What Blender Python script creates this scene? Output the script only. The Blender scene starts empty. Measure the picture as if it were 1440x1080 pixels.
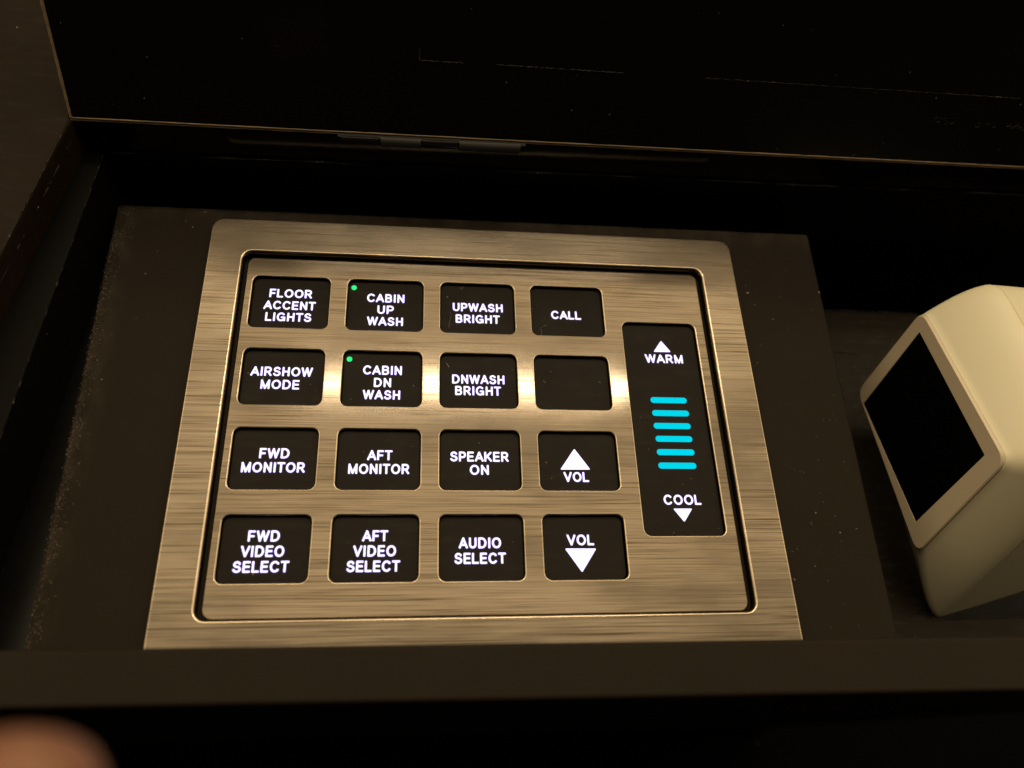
import bpy, bmesh, math, random
from mathutils import Vector, Matrix

random.seed(7)
S = bpy.context.scene
COL = S.collection
MM = 0.001                       # everything below is written in millimetres

# ------------------------------------------------------------------ camera
CAM = Vector((-16.0974, -77.6377, 179.761))
RIGHT = Vector((0.99205, -0.034505, 0.121019))
UP = Vector((-0.020778, 0.903563, 0.427951))
FWD = Vector((0.124114, 0.427063, -0.895663))
cam = bpy.data.cameras.new('camera')
cam_o = bpy.data.objects.new('camera', cam)
COL.objects.link(cam_o)
m = Matrix((RIGHT, UP, -FWD)).transposed().to_4x4()
m.translation = CAM * MM
cam_o.matrix_world = m
cam.sensor_width = 36.0
cam.lens = 36.0 * 1075 / 1440
cam.clip_start = 0.002
cam.clip_end = 50.0
cam.dof.use_dof = True
cam.dof.focus_distance = 0.197
cam.dof.aperture_fstop = 9.5
S.camera = cam_o

# ------------------------------------------------------------------ light
world = bpy.data.worlds.new('World')
S.world = world
world.use_nodes = True
bg = world.node_tree.nodes['Background']
bg.inputs['Color'].default_value = (1.0, 0.72, 0.40, 1)
bg.inputs['Strength'].default_value = 0.035

def area_light(name, loc, target, sx, sy, radiance, color):
    L = bpy.data.lights.new(name, 'AREA')
    L.shape = 'RECTANGLE'
    L.size, L.size_y = sx, sy
    L.energy = radiance * math.pi * sx * sy
    L.color = color
    o = bpy.data.objects.new(name, L)
    COL.objects.link(o)
    o.location = loc
    o.rotation_euler = (Vector(target) - Vector(loc)).to_track_quat('-Z', 'Y').to_euler()
    return o

WARM = (1.0, 0.78, 0.465)
area_light('ceiling_light', (0.25, 0.90, 1.45), (0.25, 0.90, 0), 3.2, 1.7, 1.85, WARM)
area_light('strip_light', (0.10, 0.651, 1.36), (0.10, 0.651, 0), 0.74, 0.026, 48.0, (1.0, 0.86, 0.62))
area_light('side_fill', (-1.7, 0.35, 0.80), (0, 0.1, 0.1), 1.3, 1.4, 1.2, WARM)  # unseen fill, added to brighten metal edges and the handset's window face
area_light('side_fill', (1.9, 0.5, 0.85), (0, 0.1, 0.1), 1.3, 1.4, 1.1, WARM)  # added fill on the opposite side, not a cabin lamp
area_light('far_edge_fill', (0.17, 1.05, 1.40), (0.17, 0.5, 0), 1.6, 0.12, 6.0, WARM)  # unseen strip added so the near edges of the holes catch light

S.cycles.use_denoising = True
S.view_settings.view_transform = 'Standard'
S.view_settings.look = 'None'
S.view_settings.exposure = 0.0
S.view_settings.gamma = 1.0
S.view_settings.use_curve_mapping = False

# ------------------------------------------------------------------ projection of photo pixels to places
def ray(px, py):
    d = RIGHT * ((px - 720) / 1075) - UP * ((py - 540) / 1075) + FWD
    return d.normalized()

def on_z(px, py, z):
    d = ray(px, py)
    return CAM + d * ((z - CAM.z) / d.z)

# ------------------------------------------------------------------ materials
def mat(name, color, rough=0.5, metal=0.0, spec=0.5, coat=0.0):
    M = bpy.data.materials.new(name)
    M.use_nodes = True
    b = M.node_tree.nodes['Principled BSDF']
    b.inputs['Base Color'].default_value = (*color, 1)
    b.inputs['Roughness'].default_value = rough
    b.inputs['Metallic'].default_value = metal
    b.inputs['Specular IOR Level'].default_value = spec
    b.inputs['Coat Weight'].default_value = coat
    return M

def N(M, t, **kw):
    n = M.node_tree.nodes.new(t)
    for k, v in kw.items():
        setattr(n, k, v)
    return n

def link(M, a, b):
    M.node_tree.links.new(a, b)

def bsdf(M):
    return M.node_tree.nodes['Principled BSDF']

def pos(M, scale=(1, 1, 1), offs=(0, 0, 0)):
    """object position in millimetres, scaled"""
    g = N(M, 'ShaderNodeTexCoord')
    mp = N(M, 'ShaderNodeMapping')
    mp.inputs['Scale'].default_value = [1000 * s for s in scale]
    mp.inputs['Location'].default_value = offs
    link(M, g.outputs['Object'], mp.inputs['Vector'])
    return mp.outputs['Vector']

def noise(M, vec, scale, detail=4, rough=0.6):
    n = N(M, 'ShaderNodeTexNoise')
    n.inputs['Scale'].default_value = scale
    n.inputs['Detail'].default_value = detail
    n.inputs['Roughness'].default_value = rough
    link(M, vec, n.inputs['Vector'])
    return n.outputs['Fac']

def ramp(M, fac, stops):
    r = N(M, 'ShaderNodeValToRGB')
    e = r.color_ramp.elements
    while len(e) < len(stops):
        e.new(0.5)
    for x, (p, c) in zip(e, stops):
        x.position = p
        x.color = (*c, 1) if len(c) == 3 else c
    link(M, fac, r.inputs['Fac'])
    return r.outputs['Color']

def mathn(M, op, a, b=None, clamp=False):
    n = N(M, 'ShaderNodeMath', operation=op)
    n.use_clamp = clamp
    for i, v in enumerate((a, b)):
        if v is None:
            continue
        if isinstance(v, (int, float)):
            n.inputs[i].default_value = v
        else:
            link(M, v, n.inputs[i])
    return n.outputs[0]

def mix(M, fac, a, b):
    n = N(M, 'ShaderNodeMix', data_type='RGBA')
    ins = [n.inputs[0], n.inputs[6], n.inputs[7]]
    for s, v in zip(ins, (fac, a, b)):
        if isinstance(v, (int, float)):
            s.default_value = v
        elif isinstance(v, tuple):
            s.default_value = (*v, 1)
        else:
            link(M, v, s)
    return n.outputs[2]

def dust_fac(M, cell=2.2, size=0.09, share=0.3):
    """fine flecks of dust: one speck in a share of the cells"""
    v = N(M, 'ShaderNodeTexVoronoi')
    v.inputs['Scale'].default_value = 1.0 / cell
    p = pos(M)
    nz = N(M, 'ShaderNodeTexNoise'); nz.inputs['Scale'].default_value = 3.0
    link(M, p, nz.inputs['Vector'])
    ad = N(M, 'ShaderNodeVectorMath', operation='MULTIPLY_ADD')
    link(M, nz.outputs['Color'], ad.inputs[0]); ad.inputs[1].default_value = (0.25, 0.25, 0.25)
    link(M, p, ad.inputs[2])
    link(M, ad.outputs[0], v.inputs['Vector'])
    sep = N(M, 'ShaderNodeSeparateColor')
    link(M, v.outputs['Color'], sep.inputs[0])
    sz = mathn(M, 'MULTIPLY', sep.outputs[1], size / cell * 2)
    near = mathn(M, 'LESS_THAN', v.outputs['Distance'], sz)
    some = mathn(M, 'LESS_THAN', sep.outputs[0], share)
    return mathn(M, 'MULTIPLY', near, some)

def bump(M, h, strength, dist):
    b = N(M, 'ShaderNodeBump')
    b.inputs['Strength'].default_value = strength
    b.inputs['Distance'].default_value = dist * MM
    link(M, h, b.inputs['Height'])
    link(M, b.outputs[0], bsdf(M).inputs['Normal'])

def dusty(name, base, rough, dust=(0.30, 0.26, 0.20), cell=2.2, size=0.09, share=0.3,
          grain=(0.6, 0.03), smear=0.0, spec=0.5, coat=0.0, mottling=0.35):
    M = mat(name, base, rough, spec=spec, coat=coat)
    p = pos(M)
    big = noise(M, p, 0.045, 5, 0.65)
    dark = tuple(c * (1 - mottling) for c in base)
    lite = tuple(c * (1 + mottling) for c in base)
    c = mix(M, big, dark, lite)
    if smear:
        sm = noise(M, pos(M, (0.25, 1, 1)), 0.5, 6, 0.7)
        f = ramp(M, sm, [(0.52, (0, 0, 0)), (0.78, (smear,) * 3)])
        c = mix(M, f, c, dust)
    c = mix(M, mathn(M, 'MULTIPLY', dust_fac(M, cell, size, share), 0.8), c, dust)
    link(M, c, bsdf(M).inputs['Base Color'])
    rr = noise(M, p, 0.12, 4, 0.6)
    link(M, ramp(M, rr, [(0.3, (rough * 0.94,) * 3), (0.7, (min(1, rough * 1.06),) * 3)]), bsdf(M).inputs['Roughness'])
    bump(M, noise(M, p, 1.0 / grain[0], 3, 0.6), 0.8, grain[1])
    return M

def metal_mat(name, tone, r0=0.17, r1=0.26, contrast=1.15, relief=0.3):
    M = mat(name, tone, 0.2, 1.0)
    b = bsdf(M)
    fine = noise(M, pos(M, (0.045, 4.4, 4.4)), 1.0, 2, 0.6)
    hair = noise(M, pos(M, (0.024, 2.3, 2.3), (3.1, 7.7, 1.3)), 1.0, 3, 0.7)
    mid = noise(M, pos(M, (0.035, 0.42, 0.42)), 1.0, 3, 0.6)
    blot = noise(M, pos(M, (0.6, 1.6, 1)), 0.035, 4, 0.55)
    s = mathn(M, 'ADD', mathn(M, 'ADD', mathn(M, 'MULTIPLY', fine, 0.44), mathn(M, 'MULTIPLY', hair, 0.42)), mathn(M, 'MULTIPLY', mid, 0.14))
    d = tuple(c * (1 - k * contrast) for c, k in zip(tone, (0.60, 0.64, 0.70)))
    l = tuple(min(1, c * (1 + 0.26 * contrast)) for c in tone)
    c = ramp(M, s, [(0.37, d), (0.485, tone), (0.60, l)])
    c = mix(M, ramp(M, blot, [(0.46, (0, 0, 0)), (0.66, (0.75,) * 3)]), c, tuple(x * 0.55 for x in tone))
    link(M, c, b.inputs['Base Color'])
    link(M, ramp(M, s, [(0.38, (r1,) * 3), (0.6, (r0,) * 3)]), b.inputs['Roughness'])
    bump(M, fine, relief, 0.006)
    return M

METAL = metal_mat('brushed_bronze_nickel', (0.172, 0.142, 0.110), 0.07, 0.125, 1.08, 0.10)
EDGE_GLINT = metal_mat('edge_highlight_metal', (0.52, 0.43, 0.32), 0.2, 0.3, 0.5, 0.1)  # brighter tone stands in for light caught on the rounded edges
FRAME = metal_mat('brushed_bronze_frame', (0.180, 0.149, 0.115), 0.20, 0.31, 1.08)
LACQUER = dusty('black_lacquer', (0.0022, 0.0019, 0.0020), 0.28, cell=2.6, size=0.10, share=0.30, grain=(0.7, 0.004), spec=0.25)
WALL = dusty('gloss_black_wall', (0.0025, 0.002, 0.002), 0.10, cell=5.0, size=0.12, share=0.2, grain=(4.0, 0.012), spec=0.6)
PLATE = dusty('black_soft_plate', (0.0185, 0.0140, 0.0098), 0.55, dust=(0.34, 0.29, 0.22), cell=2.6, size=0.10, share=0.34, grain=(0.35, 0.05), spec=0.06, mottling=0.10)
LIP = dusty('dark_leather', (0.0195, 0.0147, 0.0106), 0.6, cell=5, size=0.1, share=0.15, grain=(0.5, 0.12), spec=0.08, mottling=0.12)
FRONT = dusty('black_front', (0.0014, 0.0012, 0.0013), 0.7, cell=9, size=0.1, share=0.1, grain=(0.6, 0.1), spec=0.2)
SIDE = dusty('side_lining', (0.003, 0.0025, 0.002), 0.6, cell=4.0, size=0.1, share=0.25, grain=(0.7, 0.03), spec=0.08)
PITMAT = dusty('bare_black_tray', (0.0170, 0.0132, 0.0096), 0.5, cell=2.4, size=0.09, share=0.25, grain=(0.6, 0.06), smear=0.12, spec=0.1)
PAD = dusty('soft_touch_pad', (0.0120, 0.0089, 0.0064), 0.55, dust=(0.5, 0.42, 0.26), cell=1.3, size=0.06, share=0.16, grain=(0.22, 0.03), spec=0.12, mottling=0.1, smear=0.02)
DUST = dusty('dust_line', (0.026, 0.023, 0.020), 0.9, cell=1.2, size=0.2, share=0.5, grain=(0.5, 0.2), mottling=0.8)
BRASS = dusty('worn_veneer_edge', (0.26, 0.185, 0.11), 0.5, cell=0.8, size=0.2, share=0.3, grain=(0.3, 0.08), mottling=0.6)
DULL = dusty('dull_hinge_paint', (0.016, 0.0145, 0.014), 0.5, cell=3, size=0.1, share=0.2, grain=(0.6, 0.02))
RIMMAT = dusty('dark_veneer', (0.0140, 0.0083, 0.0047), 0.5, cell=4, size=0.12, share=0.25, grain=(0.5, 0.02), smear=0.04, spec=0.08)
BEIGE = dusty('beige_plastic', (0.78, 0.72, 0.53), 0.42, dust=(0.45, 0.36, 0.22), cell=2.2, size=0.04, share=0.2, grain=(0.35, 0.02), mottling=0.03)
SHADED_BEIGE = dusty('shaded_beige_plastic', (0.64, 0.54, 0.40), 0.4, dust=(0.4, 0.34, 0.24), cell=2.4, size=0.04, share=0.2, grain=(0.35, 0.015), mottling=0.04)  # the shell's beige with the upright face's shading put into the colour
SCREEN = mat('black_window', (0.002, 0.002, 0.002), 0.12, spec=0.25)
CARPET = dusty('dark_carpet', (0.0006, 0.0005, 0.0006), 0.95, cell=9, size=0.3, share=0.2, grain=(2.0, 0.8), spec=0.1)

def emit(name, color, strength):
    M = mat(name, (0.02, 0.02, 0.02), 0.5)
    bsdf(M).inputs['Specular IOR Level'].default_value = 0.0
    bsdf(M).inputs['Base Color'].default_value = (0, 0, 0, 1)
    bsdf(M).inputs['Emission Color'].default_value = (*color, 1)
    bsdf(M).inputs['Emission Strength'].default_value = strength
    return M

WHITE = emit('backlit_white', (0.68, 0.60, 1.0), 2.0)
CYAN = emit('backlit_cyan', (0.0, 0.70, 0.86), 1.0)
GREEN = emit('green_led', (0.03, 0.80, 0.20), 1.35)

SKIN = mat('skin', (0.42, 0.20, 0.12), 0.5)
bsdf(SKIN).inputs['Subsurface Weight'].default_value = 0.15
bsdf(SKIN).inputs['Subsurface Radius'].default_value = (0.004, 0.002, 0.001)
bsdf(SKIN).inputs['Subsurface Scale'].default_value = 0.6
link(SKIN, ramp(SKIN, noise(SKIN, pos(SKIN), 0.22, 4), [(0.35, (0.23, 0.095, 0.062)), (0.65, (0.34, 0.18, 0.118))]), bsdf(SKIN).inputs['Base Color'])

# ------------------------------------------------------------------ object helpers
def new_obj(name, me, M, parent=None):
    o = bpy.data.objects.new(name, me)
    COL.objects.link(o)
    if M is not None:
        me.materials.clear()
        me.materials.append(M)
    if parent is not None:
        o.parent = parent
    return o

def thing(name, label, cat, loc=(0, 0, 0), group=None):
    o = bpy.data.objects.new(name, None)
    o.empty_display_size = 0.01
    COL.objects.link(o)
    o.location = Vector(loc) * MM
    o['label'] = label
    o['category'] = cat
    if group:
        o['group'] = group
    return o

def bm_obj(name, bm, M, parent=None, smooth=None):
    """bm is in mm in world space; the object sits at its parent's base"""
    me = bpy.data.meshes.new(name)
    bmesh.ops.recalc_face_normals(bm, faces=bm.faces)
    off = parent_origin(parent)
    bm.transform(Matrix.Scale(MM, 4) @ Matrix.Translation(-off))
    bm.to_mesh(me)
    bm.free()
    if smooth is not None:
        for p in me.polygons:
            p.use_smooth = True
        me.set_sharp_from_angle(angle=math.radians(smooth))
        for p in me.polygons:
            if abs(p.normal.z) > 0.9995:
                p.use_smooth = False
    return new_obj(name, me, M, parent)

def parent_origin(p):
    v = Vector((0, 0, 0))
    while p is not None:
        v += p.location / MM
        p = p.parent
    return v

def rrect(x0, x1, y0, y1, r, n=6):
    if not isinstance(r, (tuple, list)):
        r = (r,) * 4
    pts = []
    for (cx, cy, a, rr) in ((x1 - r[0], y1 - r[0], 0, r[0]), (x0 + r[1], y1 - r[1], 90, r[1]),
                            (x0 + r[2], y0 + r[2], 180, r[2]), (x1 - r[3], y0 + r[3], 270, r[3])):
        for k in range(n + 1):
            t = math.radians(a + 90 * k / n)
            pts.append((cx + rr * math.cos(t), cy + rr * math.sin(t)))
    return pts

def rpoly(pts, r, n=4):
    """polygon with rounded corners"""
    out = []
    L = len(pts)
    for i in range(L):
        p, a, b = Vector(pts[i]), Vector(pts[i - 1]), Vector(pts[(i + 1) % L])
        d1, d2 = (a - p), (b - p)
        ri = r[i] if isinstance(r, (list, tuple)) else r
        k1 = min(ri, d1.length * 0.45); k2 = min(ri, d2.length * 0.45)
        s, e = p + d1.normalized() * k1, p + d2.normalized() * k2
        for k in range(n + 1):
            t = k / n
            q = s * (1 - t) ** 2 + p * 2 * t * (1 - t) + e * t * t
            out.append((q.x, q.y))
    return out

def sheet_mesh(outlines, z0, z1, bevel=0.0, res=2):
    """flat plate with holes, rounded edges; outlines in mm; z1 = top"""
    cu = bpy.data.curves.new('c', 'CURVE')
    cu.dimensions = '2D'
    cu.fill_mode = 'BOTH'
    for o in outlines:
        sp = cu.splines.new('POLY')
        sp.points.add(len(o) - 1)
        for p, q in zip(sp.points, o):
            p.co = (q[0], q[1], 0, 1)
        sp.use_cyclic_u = True
    cu.extrude = max((z1 - z0) / 2 - bevel, 0)
    cu.bevel_depth = bevel
    cu.bevel_resolution = res
    cu.offset = -bevel
    t = bpy.data.objects.new('t', cu)
    COL.objects.link(t)
    dg = bpy.context.evaluated_depsgraph_get()
    me = bpy.data.meshes.new_from_object(t.evaluated_get(dg))
    bpy.data.objects.remove(t)
    bpy.data.curves.remove(cu)
    me.transform(Matrix.Translation((0, 0, (z0 + z1) / 2)))
    return me

def sheet(name, outlines, z0, z1, M, parent, bevel=0.0, res=2, smooth=35, edge=None):
    me = sheet_mesh(outlines, z0, z1, bevel, res)
    bm = bmesh.new()
    bm.from_mesh(me)
    bpy.data.meshes.remove(me)
    bmesh.ops.remove_doubles(bm, verts=bm.verts, dist=0.0005)
    o = bm_obj(name, bm, M, parent, smooth)
    if edge:                                  # edge highlight painted in as a brighter metal on the rounded edges
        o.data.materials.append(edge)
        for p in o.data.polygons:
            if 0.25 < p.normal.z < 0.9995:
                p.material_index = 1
    return o

# the lettering: rounded bold capitals drawn as strokes (unit = height of a capital)
_b, _t = 0.105, 0.895
def _ell(cx, cy, rx, ry, a0, a1, n=14):
    return [(cx + rx * math.cos(math.radians(a0 + (a1 - a0) * k / n)), cy + ry * math.sin(math.radians(a0 + (a1 - a0) * k / n))) for k in range(n + 1)]
_v = [(0, _b), (0, _t)]
GLYPH = {
 'A': (0.68, [[(0, _b), (.34, _t)], [(.34, _t), (.68, _b)], [(.13, .34), (.55, .34)]], .09),
 'B': (0.53, [_v, [(0, _t), (.28, _t)] + _ell(.30, .705, .19, .19, 90, -90) + [(0, .515)], [(0, _b), (.30, _b)] + _ell(.32, .31, .21, .205, -90, 90) + [(0, .515)]], .15),
 'C': (0.64, [_ell(.34, .5, .34, .395, 42, 318, 22)], .13),
 'D': (0.60, [_v, [(0, _t), (.22, _t)] + _ell(.24, .5, .36, .395, 90, -90, 16) + [(0, _b)]], .15),
 'E': (0.48, [_v, [(0, _t), (.47, _t)], [(0, .51), (.43, .51)], [(0, _b), (.48, _b)]], .13),
 'F': (0.45, [_v, [(0, _t), (.45, _t)], [(0, .49), (.39, .49)]], .12),
 'G': (0.67, [_ell(.34, .5, .34, .395, 45, 325, 22), [(.40, .45), (.66, .45)], [(.66, .45), (.66, _b + .02)]], .14),
 'H': (0.54, [_v, [(.54, _b), (.54, _t)], [(0, .51), (.54, .51)]], .16),
 'I': (0.0, [_v], .16),
 'K': (0.58, [_v, [(0, .36), (.54, _t)], [(.20, .53), (.58, _b)]], .12),
 'L': (0.45, [_v, [(0, _b), (.45, _b)]], .12),
 'M': (0.68, [_v, [(0, _t), (.34, _b)], [(.34, _b), (.68, _t)], [(.68, _b), (.68, _t)]], .16),
 'N': (0.54, [_v, [(0, _t), (.54, _b)], [(.54, _b), (.54, _t)]], .16),
 'O': (0.70, [_ell(.35, .5, .35, .395, 90, 450, 26)], .13),
 'P': (0.50, [_v, [(0, _t), (.26, _t)] + _ell(.28, .665, .23, .23, 90, -90) + [(0, .435)]], .14),
 'R': (0.55, [_v, [(0, _t), (.28, _t)] + _ell(.30, .68, .215, .215, 90, -90) + [(0, .465)], [(.28, .465), (.55, _b)]], .14),
 'S': (0.54, [_ell(.27, .705, .235, .19, 18, 270, 12)[:-1] + _ell(.27, .31, .27, .205, 90, -165, 14)], .13),
 'T': (0.56, [[(0, _t), (.56, _t)], [(.28, _t), (.28, _b)]], .09),
 'U': (0.54, [[(0, _t)] + _ell(.27, .375, .27, .27, 180, 360) + [(.54, _t)]], .15),
 'V': (0.64, [[(0, _t), (.32, _b)], [(.32, _b), (.64, _t)]], .09),
 'W': (0.94, [[(0, _t), (.235, _b)], [(.235, _b), (.47, _t)], [(.47, _t), (.705, _b)], [(.705, _b), (.94, _t)]], .10),
}
def stroke(bm, pts, r, z, n=7):
    """flat rounded stroke along a path"""
    P = [Vector(p) for p in pts]
    left, right = [], []
    for i, p in enumerate(P):
        d = Vector((0, 0))
        if i > 0: d += (p - P[i - 1]).normalized()
        if i < len(P) - 1: d += (P[i + 1] - p).normalized()
        d.normalize()
        nn = Vector((-d.y, d.x))
        left.append(p + nn * r); right.append(p - nn * r)
    V_ = lambda q: bm.verts.new((q.x, q.y, z))
    L_, R_ = [V_(q) for q in left], [V_(q) for q in right]
    for k in range(len(P) - 1):
        bm.faces.new((L_[k], R_[k], R_[k + 1], L_[k + 1]))
    if (P[0] - P[-1]).length < 1e-4:
        return
    for (c, e, s0, s1, sg) in ((P[0], P[1], R_[0], L_[0], -1), (P[-1], P[-2], L_[-1], R_[-1], -1)):
        d = (c - e).normalized()
        nn = Vector((-d.y, d.x))
        cap_ = []
        for k in range(1, n):
            t = math.pi * k / n
            # squarish end: a superellipse
            cx_, sx_ = math.cos(t), math.sin(t)
            q = c + nn * (r * math.copysign(abs(cx_) ** 0.6, cx_)) + d * (r * 0.92 * abs(sx_) ** 0.6)
            cap_.append(V_(q))
        a_, b_ = (L_[-1], R_[-1]) if c is P[-1] else (R_[0], L_[0])
        bm.faces.new([a_] + cap_ + [b_])

def write_word(bm, s, width, cap, cx, cy, z, r=0.091):
    """bold capitals, spread to the width measured on the panel"""
    adv, spots, x = 0.05, [], 0.0
    for i, ch in enumerate(s):
        w, st, sb = GLYPH[ch]
        if i:
            x += sb + 0.055
        spots.append(x)
        x += w + (sb if i < len(s) - 1 else 0)
    k = (width / cap - 2 * r) / x
    zz = z
    for ch, x0 in zip(s, spots):
        for st in GLYPH[ch][1]:
            zz += 0.002
            stroke(bm, [(cx - width / 2 + cap * (r + k * (x0 + px)), cy + cap * (py - 0.5)) for (px, py) in st], r * cap, zz)

def box_bm(bm, x0, x1, y0, y1, z0, z1):
    vs = [bm.verts.new((x, y, z)) for z in (z0, z1) for (x, y) in ((x0, y0), (x1, y0), (x1, y1), (x0, y1))]
    for f in ((3, 2, 1, 0), (4, 5, 6, 7), (0, 1, 5, 4), (1, 2, 6, 5), (2, 3, 7, 6), (3, 0, 4, 7)):
        bm.faces.new([vs[i] for i in f])
    return vs

def hexa(bm, P):
    """P: 8 corner points, bottom four then top four"""
    vs = [bm.verts.new(p) for p in P]
    for f in ((3, 2, 1, 0), (4, 5, 6, 7), (0, 1, 5, 4), (1, 2, 6, 5), (2, 3, 7, 6), (3, 0, 4, 7)):
        bm.faces.new([vs[i] for i in f])
    return vs

def bevel_all(bm, w, seg=3):
    bmesh.ops.bevel(bm, geom=bm.edges[:], offset=w, segments=seg, affect='EDGES', profile=0.5)

def ribbon(bm, pts, r, jitter=0.0, n=6):
    """thin tube through points (mm)"""
    rings = []
    for i, p in enumerate(pts):
        p = Vector(p)
        d = (Vector(pts[min(i + 1, len(pts) - 1)]) - Vector(pts[max(i - 1, 0)])).normalized()
        a = d.cross(Vector((0.13, 0.2, 1))).normalized()
        b = d.cross(a)
        rr = r * (uneven(i, jitter) if jitter > 5 else 1 + random.uniform(-jitter, jitter))
        rings.append([bm.verts.new(p + (a * math.cos(2 * math.pi * k / n) + b * math.sin(2 * math.pi * k / n)) * rr) for k in range(n)])
    for A, B in zip(rings, rings[1:]):
        for k in range(n):
            bm.faces.new((A[k], A[(k + 1) % n], B[(k + 1) % n], B[k]))
    bm.faces.new(rings[0][::-1])
    bm.faces.new(rings[-1])

def uneven(i, seed):
    v = math.sin(i * 0.19 + seed) + math.sin(i * 0.071 + 2.3 * seed) + 0.8 * math.sin(i * 0.43 + 5 * seed)
    return max(0.06, 0.45 + 0.42 * v)

def wobble_line(a, b, n, amp):
    a, b = Vector(a), Vector(b)
    return [a.lerp(b, i / n) + Vector((random.uniform(-amp, amp), random.uniform(-amp, amp), random.uniform(-amp, amp))) for i in range(n + 1)]

# ================================================================== the setting
fl = bm_obj('floor', (lambda b: (box_bm(b, -900, 900, -900, 900, -470, -450), b)[1])(bmesh.new()), CARPET)
fl['kind'] = 'structure'

# ================================================================== armrest console
con = thing('armrest_console', 'black lacquered armrest compartment with its lid standing open', 'armrest', (0, 0, -450))

def yb(x, y):                                    # the back edge runs a touch askew, as in the photo
    return y + (x + 104) * 0.0115
XR = 262.0
# side rim and side wall, with the ledge of the liner
def prism(name, poly, z0, z1, M, bev):
    return sheet(name, [poly], z0, z1, M, con, bev)
prism('side_rim', [(-330, -100), (-133, -100), (-125.4, -60), (-110.9, 27.2), (-107.3, 50), (-104.1, 69.0), (-104.1, 300), (-330, 300)], -40, 22, RIMMAT, 0.9)
prism('side_liner', [(-126.6, -60), (-112.0, -60), (-106.4, -13), (-102.1, 36.8), (-99.7, 68.9), (-104.3, 68.9), (-107.6, 50), (-111.2, 27.2)], -9, 11, SIDE, 0.5)
# back rim, behind the lid
b = bmesh.new()
hexa(b, [(-104, 69.9, -40), (XR, yb(XR, 69.9), -40), (XR, 300, -40), (-104, 300, -40),
         (-104, 69.9, 21.2), (XR, yb(XR, 69.9), 21.2), (XR, 300, 21.2), (-104, 300, 21.2)])
bevel_all(b, 0.6)
bm_obj('back_rim', b, RIMMAT, con, 40)
# back wall: gloss strip above, liner below
b = bmesh.new()
hexa(b, [(-103, 69.0, 11.2), (XR, yb(XR, 69.0), 11.2), (XR, yb(XR, 69.7), 11.2), (-103, 69.7, 11.2),
         (-103, 69.0, 21.0), (XR, yb(XR, 69.0), 21.0), (XR, yb(XR, 69.7), 21.0), (-103, 69.7, 21.0)])
bm_obj('back_wall', b, WALL, con)
b = bmesh.new()
hexa(b, [(-103, 68.0, -60), (XR, yb(XR, 68.0), -60), (XR, yb(XR, 68.9), -60), (-103, 68.9, -60),
         (-103, 68.0, 11.0), (XR, yb(XR, 68.0), 11.0), (XR, yb(XR, 68.9), 11.0), (-103, 68.9, 11.0)])
bm_obj('back_liner', b, LACQUER, con)
# worn glue seam along the top of the liner
b = bmesh.new()
n = 420
pts = []
for i in range(n + 1):
    x = -99 + (XR + 95) * i / n
    pts.append((x, yb(x, 68.3) + random.uniform(-.03, .03), 11.2 + random.uniform(-.04, .04) + 0.12 * math.sin(i * 0.13)))
ribbon(b, pts, 0.26, 7.3)
bm_obj('seam_bead', b, DUST, con, 60)
b = bmesh.new()
lw = [(-112.0, -60), (-106.4, -13), (-102.1, 36.8), (-99.7, 68.9)]
for (p, q) in zip(lw, lw[1:]):
    for k in range(24):
        if random.random() < 0.45:
            a, c = Vector((*p, 11)).lerp(Vector((*q, 11)), k / 24), Vector((*p, 11)).lerp(Vector((*q, 11)), (k + random.uniform(.5, 1)) / 24)
            ribbon(b, wobble_line(a, c, 5, 0.08), random.choice((0.05, 0.08, 0.14)), 0.6)
rim = [(-125.4, -60), (-110.9, 27.2), (-107.3, 50), (-104.8, 66)]
for (p, q) in zip(rim, rim[1:]):
    for k in range(16):
        for (dx, z, pr_) in ((-0.25, 21.85, 0.8), (0.55, 18.6, 0.35)):
            if random.random() < pr_:
                a, c = Vector((p[0] + dx, p[1], z)).lerp(Vector((q[0] + dx, q[1], z)), k / 16), Vector((p[0] + dx, p[1], z)).lerp(Vector((q[0] + dx, q[1], z)), (k + 1) / 16)
                ribbon(b, wobble_line(a, c, 6, 0.05), random.uniform(.04, .16), 0.5)
so = bm_obj('seam_wear', b, DUST, con, 60)
so['kind'] = 'stuff'
# tray floor (left) and deeper floor (right) with its opening
b = bmesh.new()
hexa(b, [(-127, -60.4, -12), (101, -60.4, -12), (101, 67.9, -12), (-103, 67.9, -12),
         (-127, -60.4, -9), (101, -60.4, -9), (101, 67.9, -9), (-103, 67.9, -9)])
bm_obj('tray_floor', b, LACQUER, con)
sheet('handset_tray', [[(100, -61), (XR, -61), (XR, 54.9), (100, 54.9)], rrect(137.5, 240, -48.9, 30, 1.5)], -37, -34, PITMAT, con, 0.25)
b = bmesh.new()
box_bm(b, 100, XR, -61, 72, -62, -60)
bm_obj('pit_floor', b, FRONT, con)
# faint scuffed edges on the tray beside the handset
for (p, q) in (((1160, 436), (1292, 441)), ((1172, 494), (1206, 498)), ((1196, 517), (1236, 519)), ((1200, 589), (1216, 576)), ((1230, 692), (1237, 684))):
    b = bmesh.new()
    ribbon(b, wobble_line(on_z(*p, -33.9), on_z(*q, -33.9), 30, 0.10), 0.16, 0.9)
    bm_obj('scuff', b, DUST, con, 60)
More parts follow.
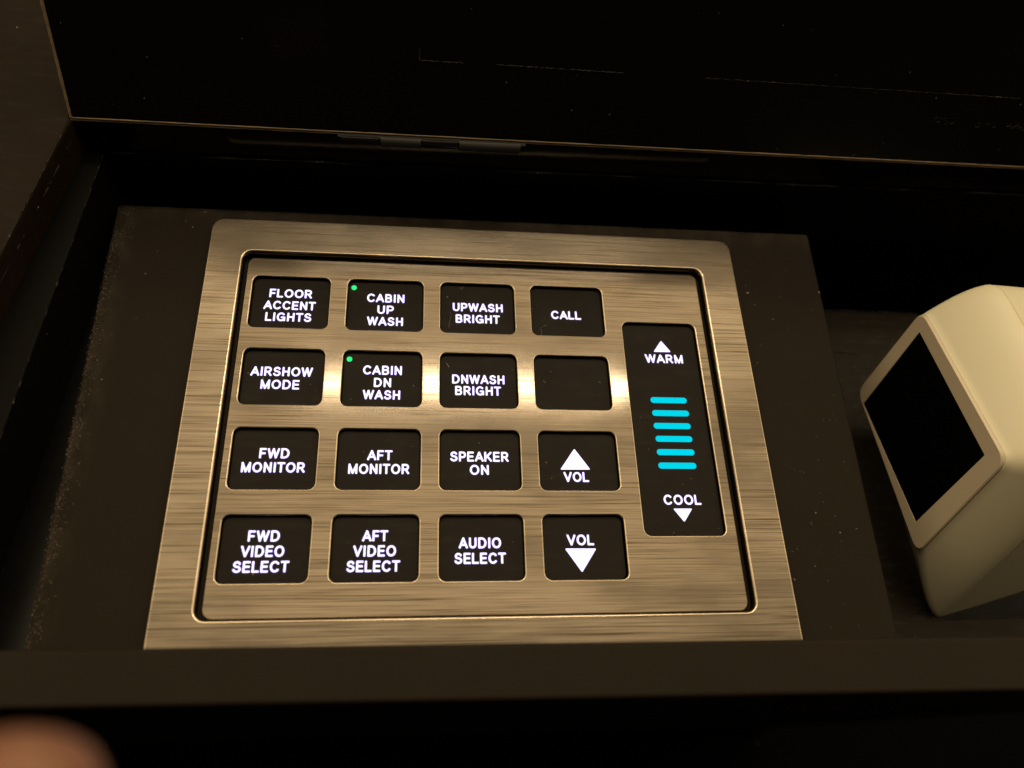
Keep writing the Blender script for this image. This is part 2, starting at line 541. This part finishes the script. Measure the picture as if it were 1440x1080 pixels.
# mounting plate under the control panel
PLX = [(-96.6, -60.4), (100.6, -60.4), (102.6, 61.6), (-98.6, 60.6)]
def edge_dust(M, dust):
    b = bsdf(M)
    src = b.inputs['Base Color'].links[0].from_socket
    sp = N(M, 'ShaderNodeSeparateXYZ')
    link(M, pos(M), sp.inputs[0])
    patch = ramp(M, noise(M, pos(M, (1, 0.5, 1), (3, 8, 0)), 0.16, 6, 0.7), [(0.40, (0, 0, 0)), (0.68, (1, 1, 1))])
    along = mathn(M, 'MULTIPLY_ADD', sp.outputs[0], -0.11)      # 0 at x=-91, 1 at x=-100
    along.node.inputs[2].default_value = -9.95
    top = mathn(M, 'MULTIPLY_ADD', sp.outputs[1], 0.16)
    top.node.inputs[2].default_value = -8.7
    both = mathn(M, 'MAXIMUM', along, mathn(M, 'MULTIPLY', top, 0.55))
    cl = mathn(M, 'MULTIPLY', mathn(M, 'MINIMUM', mathn(M, 'MAXIMUM', both, 0.0), 1.0), patch)
    link(M, mix(M, mathn(M, 'MULTIPLY', cl, 0.30), src, dust), b.inputs['Base Color'])
edge_dust(PLATE, (0.16, 0.13, 0.10))
o = sheet('mounting_plate', [rpoly(PLX, 1.2), rrect(-71.5, 74.4, -60.2, 55.2, 3.0)], -9, -0.6, PLATE, con, 0.5)
# front lip: the raised front wall of the compartment
b = bmesh.new()
hexa(b, [(-330, -66.4, 24), (XR, -73.2, 24), (XR, -62.1, 24), (-330, -57.7, 24),
         (-330, -66.4, 29.6), (XR, -73.2, 29.6), (XR, -62.1, 29.6), (-330, -57.7, 29.6)])
bevel_all(b, 0.8)
o = bm_obj('front_lip', b, LIP, con, 40)
b = bmesh.new()
hexa(b, [(-330, -65.2, -450), (XR, -72.0, -450), (XR, -62.8, -450), (-330, -58.6, -450),
         (-330, -65.2, 24.0), (XR, -72.0, 24.0), (XR, -62.8, 24.0), (-330, -58.6, 24.0)])
bm_obj('front_panel', b, FRONT, con)
# body below, so the console stands on the floor
b = bmesh.new()
box_bm(b, -330, XR, -59, 300, -450, -64)
bm_obj('body', b, FRONT, con)

# lid, leaning back 28 degrees past upright
A28 = math.radians(27.68)
LU = Vector((0, math.sin(A28), math.cos(A28)))           # up the lid
LN = Vector((0, -math.cos(A28), math.sin(A28)))          # out of its lined face
def lid_p(x, h, d=0.0):
    return Vector((x, yb(x, 69.4), 22.3)) + LU * h + LN * d
def lid_box(x0, x1, h0, h1, d0, d1):
    b = bmesh.new()
    hexa(b, [lid_p(x0, h0, d0), lid_p(x1, h0, d0), lid_p(x1, h1, d0), lid_p(x0, h1, d0),
             lid_p(x0, h0, d1), lid_p(x1, h0, d1), lid_p(x1, h1, d1), lid_p(x0, h1, d1)])
    return b
lid = bm_obj('lid', lid_box(-103.6, XR, 0.0, 128, -14, 0), LACQUER, con)
def trim(p0, p1, r, n=160):
    b = bmesh.new()
    ribbon(b, [p0.lerp(p1, i / n) + LN * random.uniform(-.02, .02) + LU * random.uniform(-.02, .02) for i in range(n + 1)], r, 0.12, 8)
    bm_obj('edge_trim', b, BRASS, lid, 60)
trim(lid_p(-104.2, -0.10, -0.10), lid_p(XR, -0.10, -0.10), 0.24)
trim(lid_p(-104.2, -0.66, -0.25), lid_p(XR, -0.66, -0.25), 0.20)
trim(lid_p(-104.0, -0.1, -0.25), lid_p(-104.0, 128, -0.25), 0.42)
bm_obj('edge_core', lid_box(-104.4, XR, -0.85, -0.02, -12, -0.40), LACQUER, lid)
# worn rub line and scratches on the lining
b = bmesh.new()
def rub(x0, x1, h, r, jit, n):
    ribbon(b, [lid_p(x0 + (x1 - x0) * i / n, h + random.uniform(-.10, .10), 0.02) for i in range(n + 1)], r, jit)
rub(-16.8, -6.0, 19.1, 0.11, 0.9, 40)
rub(2.5, 36, 19.2, 0.10, 0.9, 90)
rub(58, 150, 19.25, 0.06, 0.95, 160)
ribbon(b, [lid_p(-17 + random.uniform(-.15, .15), 19.1 + 2.9 * i / 8, 0.02) for i in range(9)], 0.11, 0.8)
for k in range(34):
    x = random.choice((random.uniform(126, 134), random.uniform(140, 156)))
    h = 11.9 - (x - 126) * 0.03 + random.uniform(-.8, .8)
    a = random.uniform(-.8, .8)
    l = random.uniform(.3, 1.1)
    ribbon(b, [lid_p(x + math.cos(a) * l * t, h + math.sin(a) * l * t + random.uniform(-.1, .1), 0.02) for t in (0, .33, .66, 1)], 0.07, 0.5)
bm_obj('rub_mark', b, DUST, lid, 60)

# hinge in the gap below the lid
hg = None
b = bmesh.new()
hexa(b, [(-38, yb(-38, 67.9), 19.6), (12, yb(12, 67.9), 19.6), (12, yb(12, 68.9), 19.6), (-38, yb(-38, 68.9), 19.6),
         (-38, yb(-38, 67.9), 22.0), (12, yb(12, 67.9), 22.0), (12, yb(12, 68.9), 22.0), (-38, yb(-38, 68.9), 22.0)])
hinge = bm_obj('hinge', b, WALL, con)
for (x0, x1, r, M_) in ((-37, -27.3, 1.0, WALL), (-26.8, -16.2, 1.35, DULL), (-15.8, -6.4, 1.1, WALL), (-6.0, 10.5, 1.4, DULL)):
    b = bmesh.new()
    ribbon(b, [(x, yb(x, 67.6), 21.3) for x in (x0, x0 + .3, x1 - .3, x1)], r, 0, 16)
    bm_obj('knuckle', b, M_, hinge, 40)

# ================================================================== control panel
pan = thing('control_panel', 'brushed bronze cabin control panel with four rows of backlit buttons', 'control panel', (0, 0, -0.6))
sheet('bezel', [rrect(-72.3, 75.2, -61.2, 56.0, 3.6), rrect(-63.0, 65.0, -51.0, 45.3, 2.6)], -0.6, 2.0, FRAME, pan, 0.5, 3, edge=EDGE_GLINT)
X0, PX, BW, BH = -60.0, 25.0, 20.28, 15.62
Y0, PY = 38.75, 21.963
holes = []
for r in range(4):
    for c in range(4):
        holes.append(rrect(X0 + c * PX, X0 + c * PX + BW, Y0 - r * PY - BH, Y0 - r * PY, 1.7))
SX0, SX1, SY0, SY1 = 40.32, 61.22, -32.32, 27.9
holes.append(rrect(SX0, SX1, SY0, SY1, 1.8))
sheet('faceplate', [rrect(-61.9, 64.0, -50.65, 44.85, 2.4)] + holes, -0.55, 0.0, METAL, pan, 0.30, 3, edge=EDGE_GLINT)
# dark carrier seen in the gap round the faceplate
PZ = -1.15
sheet('carrier', [rrect(-62.95, 64.95, -50.95, 45.25, 2.4), rrect(-61.4, 63.4, -50.2, 44.3, 2.2)], -2.6, -0.75, PLATE, pan, 0.0)
sheet('skirt', [rrect(-61.35, 63.35, -50.15, 44.25, 2.2)] + [
    [(x, y) for (x, y) in h] for h in holes], -1.85, -0.56, FRONT, pan, 0.0)

def at_pad(px, py):
    return on_z(px, py, PZ + 0.05)

def legend_obj(lines, shapes, parent, M=WHITE):
    bm = bmesh.new()
    for (s, x0, x1, y) in lines:
        a, c = at_pad(x0, y), at_pad(x1, y)
        w = (c - a).length
        write_word(bm, s, w, 2.72, (a.x + c.x) / 2, (a.y + c.y) / 2, PZ + 0.2)
    for poly in shapes:
        pts = [at_pad(*q) for q in poly]
        me = sheet_mesh([rpoly([(p.x, p.y) for p in pts], 0.35)], PZ, PZ + 0.05)
        bm.from_mesh(me)
        bpy.data.meshes.remove(me)
    return bm_obj('legend', bm, M, parent)

T = {
 (0, 0): [('FLOOR', 379.2, 439.2, 413.3), ('ACCENT', 370.8, 444.2, 430), ('LIGHTS', 373, 438, 446.3)],
 (1, 0): [('CABIN', 516.3, 568.7, 419.9), ('UP', 530.8, 553.7, 436), ('WASH', 516, 566.7, 452.3)],
 (2, 0): [('UPWASH', 636.7, 706.7, 433), ('BRIGHT', 640.8, 702.8, 449.2)],
 (3, 0): [('CALL', 775, 816.7, 443.7)],
 (0, 1): [('AIRSHOW', 352.5, 440, 522.9), ('MODE', 366.6, 421.3, 541)],
 (1, 1): [('CABIN', 510.7, 565.2, 521), ('DN', 525.8, 550, 538.3), ('WASH', 510, 562.7, 555.5)],
 (2, 1): [('DNWASH', 635.8, 709.2, 534), ('BRIGHT', 640, 704.5, 550)],
 (3, 1): [],
 (0, 2): [('FWD', 364.9, 407.4, 637.7), ('MONITOR', 339.3, 429, 657.5)],
 (1, 2): [('AFT', 516.5, 552, 640.5), ('MONITOR', 489.8, 575.6, 659.7)],
 (2, 2): [('SPEAKER', 633, 715, 642.5), ('ON', 660.6, 687.3, 661)],
 (3, 2): [('VOL', 792.6, 828, 671)],
 (0, 3): [('FWD', 349, 393.8, 754), ('VIDEO', 338.6, 400, 775.5), ('SELECT', 327.2, 406.7, 797.3)],
 (1, 3): [('AFT', 509.5, 546, 753.7), ('VIDEO', 496.6, 557, 775), ('SELECT', 487.4, 562.7, 796.5)],
 (2, 3): [('AUDIO', 645, 704.6, 763.7), ('SELECT', 639, 711.6, 785.3)],
 (3, 3): [('VOL', 797, 835, 759.5)],
}
SH = {
 (3, 2): [[(807.5, 631), (788, 660.3), (830.2, 660.3)]],
 (3, 3): [[(794.5, 771.3), (838.6, 771.3), (818.8, 804.8)]],
}
PLAIN = {(3, 1): 'blank unlit button pad'}
for (c, r), lines in T.items():
    x, y = X0 + c * PX, Y0 - r * PY
    dx = -0.22 if (c, r) == (3, 3) else 0.0
    btn = sheet('button', [rrect(x + 0.1 + dx, x + BW - 0.1 + dx, y - BH + 0.1, y - 0.1, 1.6)], -1.9, PZ, PAD, pan, 0.12, 1)
    btn['label'] = PLAIN.get((c, r)) or 'black button lit with ' + ' '.join(t[0] for t in lines) + (' and a triangle' if (c, r) in SH else '')
    if lines:
        legend_obj(lines, SH.get((c, r), []), btn)
    if (c, r) in ((1, 0), (1, 1)):
        p = at_pad(*((498, 404.5) if r == 0 else (491.5, 505)))
        sheet('indicator_light', [[(p.x + 0.72 * math.cos(t * math.pi / 10), p.y + 0.72 * math.sin(t * math.pi / 10)) for t in range(20)]], PZ - 0.1, PZ + 0.1, GREEN, btn, 0.05)
strip = sheet('temperature_strip', [rrect(SX0 + 0.1, SX1 - 0.1, SY0 + 0.1, SY1 - 0.1, 1.7)], -1.9, PZ, PAD, pan, 0.12, 1)
legend_obj([('WARM', 907, 959.6, 505)], [[(929.4, 479.3), (919.2, 494.6), (943.2, 495)]], strip)
legend_obj([('COOL', 933, 985.4, 703)], [[(946.8, 715.2), (973.4, 715.2), (962.6, 734)]], strip)
for (xa, xb_, y) in ((219, 390, 414), (227, 401, 475.5), (234, 409, 536), (243, 417, 597.5), (249, 427, 660.5), (256, 436, 724.5)):
    a, c = at_pad(850 + xa / 3.375, 440 + (y - 1) / 3.375), at_pad(850 + xb_ / 3.375, 440 + (y + 2.5) / 3.375)
    hh = 0.82
    cy_, x0_, x1_ = (a.y + c.y) / 2, a.x, c.x
    sheet('level_bar', [rrect(x0_, x1_, cy_ - hh, cy_ + hh, hh * 0.95)], PZ - 0.05, PZ + 0.06, CYAN, strip)

# ================================================================== handset
U = Vector((0.0791, -0.952, 0.2958)).normalized()
V = Vector((0.086, 0.3021, 0.9494)).normalized()
W = Vector((0.9931, 0.0497, -0.1058)).normalized()
HA = Vector((119.6, 17.9, -20.0))
hs = thing('handset', 'beige plastic cabin handset with black window, lying in tray beside the panel', 'handset', (150, 0, -34))
def hp(u, v, d):
    return HA + U * u + V * v + W * d
def loft(rings, cap0=True, cap1=True):
    bm = bmesh.new()
    rr = [[bm.verts.new(p) for p in ring] for ring in rings]
    n = len(rr[0])
    for A, B in zip(rr, rr[1:]):
        for k in range(n):
            bm.faces.new((A[k], A[(k + 1) % n], B[(k + 1) % n], B[k]))
    if cap0: bm.faces.new(rr[0][::-1])
    if cap1: bm.faces.new(rr[-1])
    return bm
Q0 = [(0, 0), (50.7, -11.7), (48.9, 28.2), (0.8, 34.3)]               # window face: A D C B
Q1 = [(1.2, -6.5), (61.0, -32.2), (57.0, 37.4), (-0.6, 47.6)]          # at the parting line
def quad(t, d, r, grow=0.0, lift=0.0):
    pts = []
    cen = Vector((25, 12))
    for a, b_ in zip(Q0, Q1):
        p = Vector(a).lerp(Vector(b_), t)
        q = p - cen
        up_ = lift if p.y < cen.y else 0.0                  # the back shell rises off the tray
        pts.append(p + q.normalized() * grow + Vector((0, up_)))
    return [hp(x, y, d) for (x, y) in rpoly([tuple(p) for p in pts], [r, min(r, 3.2), r, r], 6)]
rings = []
rings.append(quad(0.0, 0.45, 3.4, -0.1))
for k in range(0, 13):
    s = k / 12
    rings.append(quad(1 - (1 - s) ** 1.45, 0.6 + 13.2 * s, 3.6 + 5.5 * s))
rings.append(quad(1.0, 13.95, 9, -0.12)); rings.append(quad(1.0, 14.1, 9, -0.45)); rings.append(quad(1.0, 14.35, 9, -0.45)); rings.append(quad(1.0, 14.5, 9, -0.12))
for k in range(1, 7):
    rings.append(quad(1.0, 14.5 + 5 * k, 9, -0.12 - 0.04 * k * k, 3.2 * k))
rings.append(quad(1.0, 47, 8, -4, 20)); rings.append(quad(1.0, 48, 7, -7, 20))
bm_obj('shell', loft(rings), BEIGE, hs, 40)
# window bezel: a rounded frame standing in the face, its shading painted in darker
def inset(q, k):
    cen = sum((Vector(p) for p in q), Vector((0, 0))) / 4
    return [tuple(Vector(p) + (cen - Vector(p)).normalized() * k) for p in q]
QW = [(5.0, -0.6), (43.7, -6.2), (43.7, 24.2), (5.0, 29.7)]
F0 = inset(Q0, 0.3)
rg = []
for (q, r, d) in ((F0, 3.6, 0.6), (F0, 3.6, -0.25), (inset(Q0, 0.65), 3.5, -0.55), (QW, 0.25, -0.5), (inset(QW, -0.02), 0.25, 0.2)):
    rg.append([hp(x, y, d) for (x, y) in rpoly(q, r, 6)])
bz = bm_obj('window_bezel', loft(rg, False, False), SHADED_BEIGE, hs, 40)
rg = [[hp(x, y, d) for (x, y) in rpoly(inset(QW, -0.01), 0.25, 6)] for d in (0.6, -0.36)]
bm_obj('window', loft(rg), SCREEN, hs)

# ================================================================== person: the fingertip close to the lens
def cam_p(px, py, depth):
    return CAM + (RIGHT * ((px - 720) / 1075) - UP * ((py - 540) / 1075) + FWD) * depth
def hand():
    me = bpy.data.meshes.new('person')
    verts, edges, rad = [], [], []
    def add(p, r, parent=None):
        verts.append(tuple(p)); rad.append(r)
        if parent is not None:
            edges.append((parent, len(verts) - 1))
        return len(verts) - 1
    tip = cam_p(8, 1168, 46)
    ax = (cam_p(-40, 1700, 47) - tip).normalized()                 # along the finger, away from its tip
    side = ax.cross(FWD).normalized()
    back = side.cross(ax).normalized()
    tip = tip - ax * 6.0
    wrist = add(tip + ax * 122 - side * 8 - back * 14, 17)
    palm = add(tip + ax * 92 - side * 14 - back * 10, 19, wrist)
    kn = tip + ax * 62 - back * 4
    for j, (off, ln, rr) in enumerate(((0, 1.0, 6.0), (-19, 0.82, 6.4), (-37, 0.76, 6.1), (-53, 0.62, 5.4))):
        base = kn + side * off * 0.9 - ax * (2 if j in (1, 2) else -4)
        k = add(base, rr * 1.25, palm)
        curl = 0 if j == 0 else 1
        d1 = (-ax + back * (0.10 + 0.9 * curl)).normalized()
        d2 = (-ax * (1 if not curl else 0.1) + back * (0.05 + 0.9 * curl)).normalized()
        d3 = (-ax * (1 if not curl else -0.6) + back * (0.0 + 0.6 * curl)).normalized()
        if j == 0:
            a = add(base.lerp(tip, 0.38) + back * 2.0, 6.6, k)
            c = add(base.lerp(tip, 0.70) + back * 1.0, 6.2, a)
            c2 = add(base.lerp(tip, 0.90), 6.0, c)
            add(tip, 5.8, c2)
        else:
            a = add(base + d1 * 30 * ln, rr, k)
            c = add(base + d1 * 30 * ln + d2 * 22 * ln, rr * .92, a)
            add(base + d1 * 30 * ln + d2 * 22 * ln + d3 * 18 * ln, rr * .78, c)
    th = add(tip + ax * 84 + side * 16 - back * 2, 11, palm)
    t2 = add(tip + ax * 60 + side * 30 + back * 6, 8.2, th)
    add(tip + ax * 38 + side * 34 + back * 12, 6.6, t2)
    fa = add(tip + ax * 180 - side * 2 - back * 26, 22, wrist)
    add(tip + ax * 300 + side * 4 - back * 60, 30, fa)
    me.from_pydata([tuple(Vector(v) * MM) for v in verts], edges, [])
    o = bpy.data.objects.new('t', me)
    COL.objects.link(o)
    sk = o.modifiers.new('skin', 'SKIN')
    for i, sv in enumerate(me.skin_vertices[0].data):
        sv.radius = (rad[i] * MM, rad[i] * MM)
        sv.use_root = (i == 0)
    su = o.modifiers.new('s', 'SUBSURF'); su.levels = 3; su.render_levels = 3
    dg = bpy.context.evaluated_depsgraph_get()
    out = bpy.data.meshes.new_from_object(o.evaluated_get(dg))
    bpy.data.objects.remove(o)
    for p in out.polygons:
        p.use_smooth = True
    out.name = 'person'
    q = new_obj('person', out, SKIN)
    q['label'] = 'hand held close to the lens, one blurred bare fingertip showing before the lip'
    q['category'] = 'person'
hand()

# ================================================================== lint lying about
lint = bmesh.new()
def hair(pts_px, z, r):
    ribbon(lint, [on_z(px, py, z) + Vector((0, 0, r)) for (px, py) in pts_px], r, 0.2, 5)
hair([(761, 471), (761.5, 466), (760, 462), (763, 459.5), (769, 457.5)], PZ + 0.02, 0.05)
hair([(627.5, 510.5), (629, 513), (631.5, 516.5)], PZ + 0.02, 0.10)
hair([(633, 438), (634.5, 444), (632.5, 452), (631, 462)], PZ + 0.02, 0.025)
hair([(647, 404), (649, 407), (651.5, 404.5)], PZ + 0.02, 0.05)
hair([(628, 417), (630, 419)], PZ + 0.02, 0.09)
hair([(1049.5, 413.5), (1052, 412)], -0.6, 0.22)
hair([(1086, 448.5), (1087.5, 450)], -0.6, 0.13)
hair([(1150, 411), (1152.5, 412.5)], -0.6, 0.18)
hair([(1116, 814), (1118, 816.5)], -0.6, 0.12)
hair([(764, 535.5), (767, 538.5)], PZ + 0.02, 0.06)
hair([(842, 537), (845, 538.5)], PZ + 0.02, 0.06)
for k in range(70):
    px, py = random.uniform(1045, 1235), random.uniform(350, 890)
    p = on_z(px, py, -0.6)
    if 76.5 < p.x < 101 and -58 < p.y < 60:
        a = random.uniform(0, 6.28); l = random.uniform(.1, .5)
        ribbon(lint, [p + Vector((0, 0, .03)), p + Vector((math.cos(a) * l, math.sin(a) * l, .03))], random.uniform(.02, .06), .2, 5)
for k in range(760):
    t = random.random()
    e = Vector((-98.4 + 2 * t, 60.4 - 120 * t, -0.55))
    off = abs(random.gauss(0, 1)) * (1.5 if t > .1 else 3.0) - 0.3
    p = e + Vector((off, 0, .02))
    a = random.uniform(0, 6.28); l = random.uniform(.05, .35)
    ribbon(lint, [p, p + Vector((math.cos(a) * l, math.sin(a) * l, .02))], random.uniform(.015, .05), .2, 4)
LINT = mat('lint', (0.30, 0.25, 0.19), 0.9)
lo = bm_obj('lint', lint, LINT)
lo['kind'] = 'stuff'
lo['label'] = 'pale dust flecks and lint hairs scattered over the panel'
lo['category'] = 'dust'
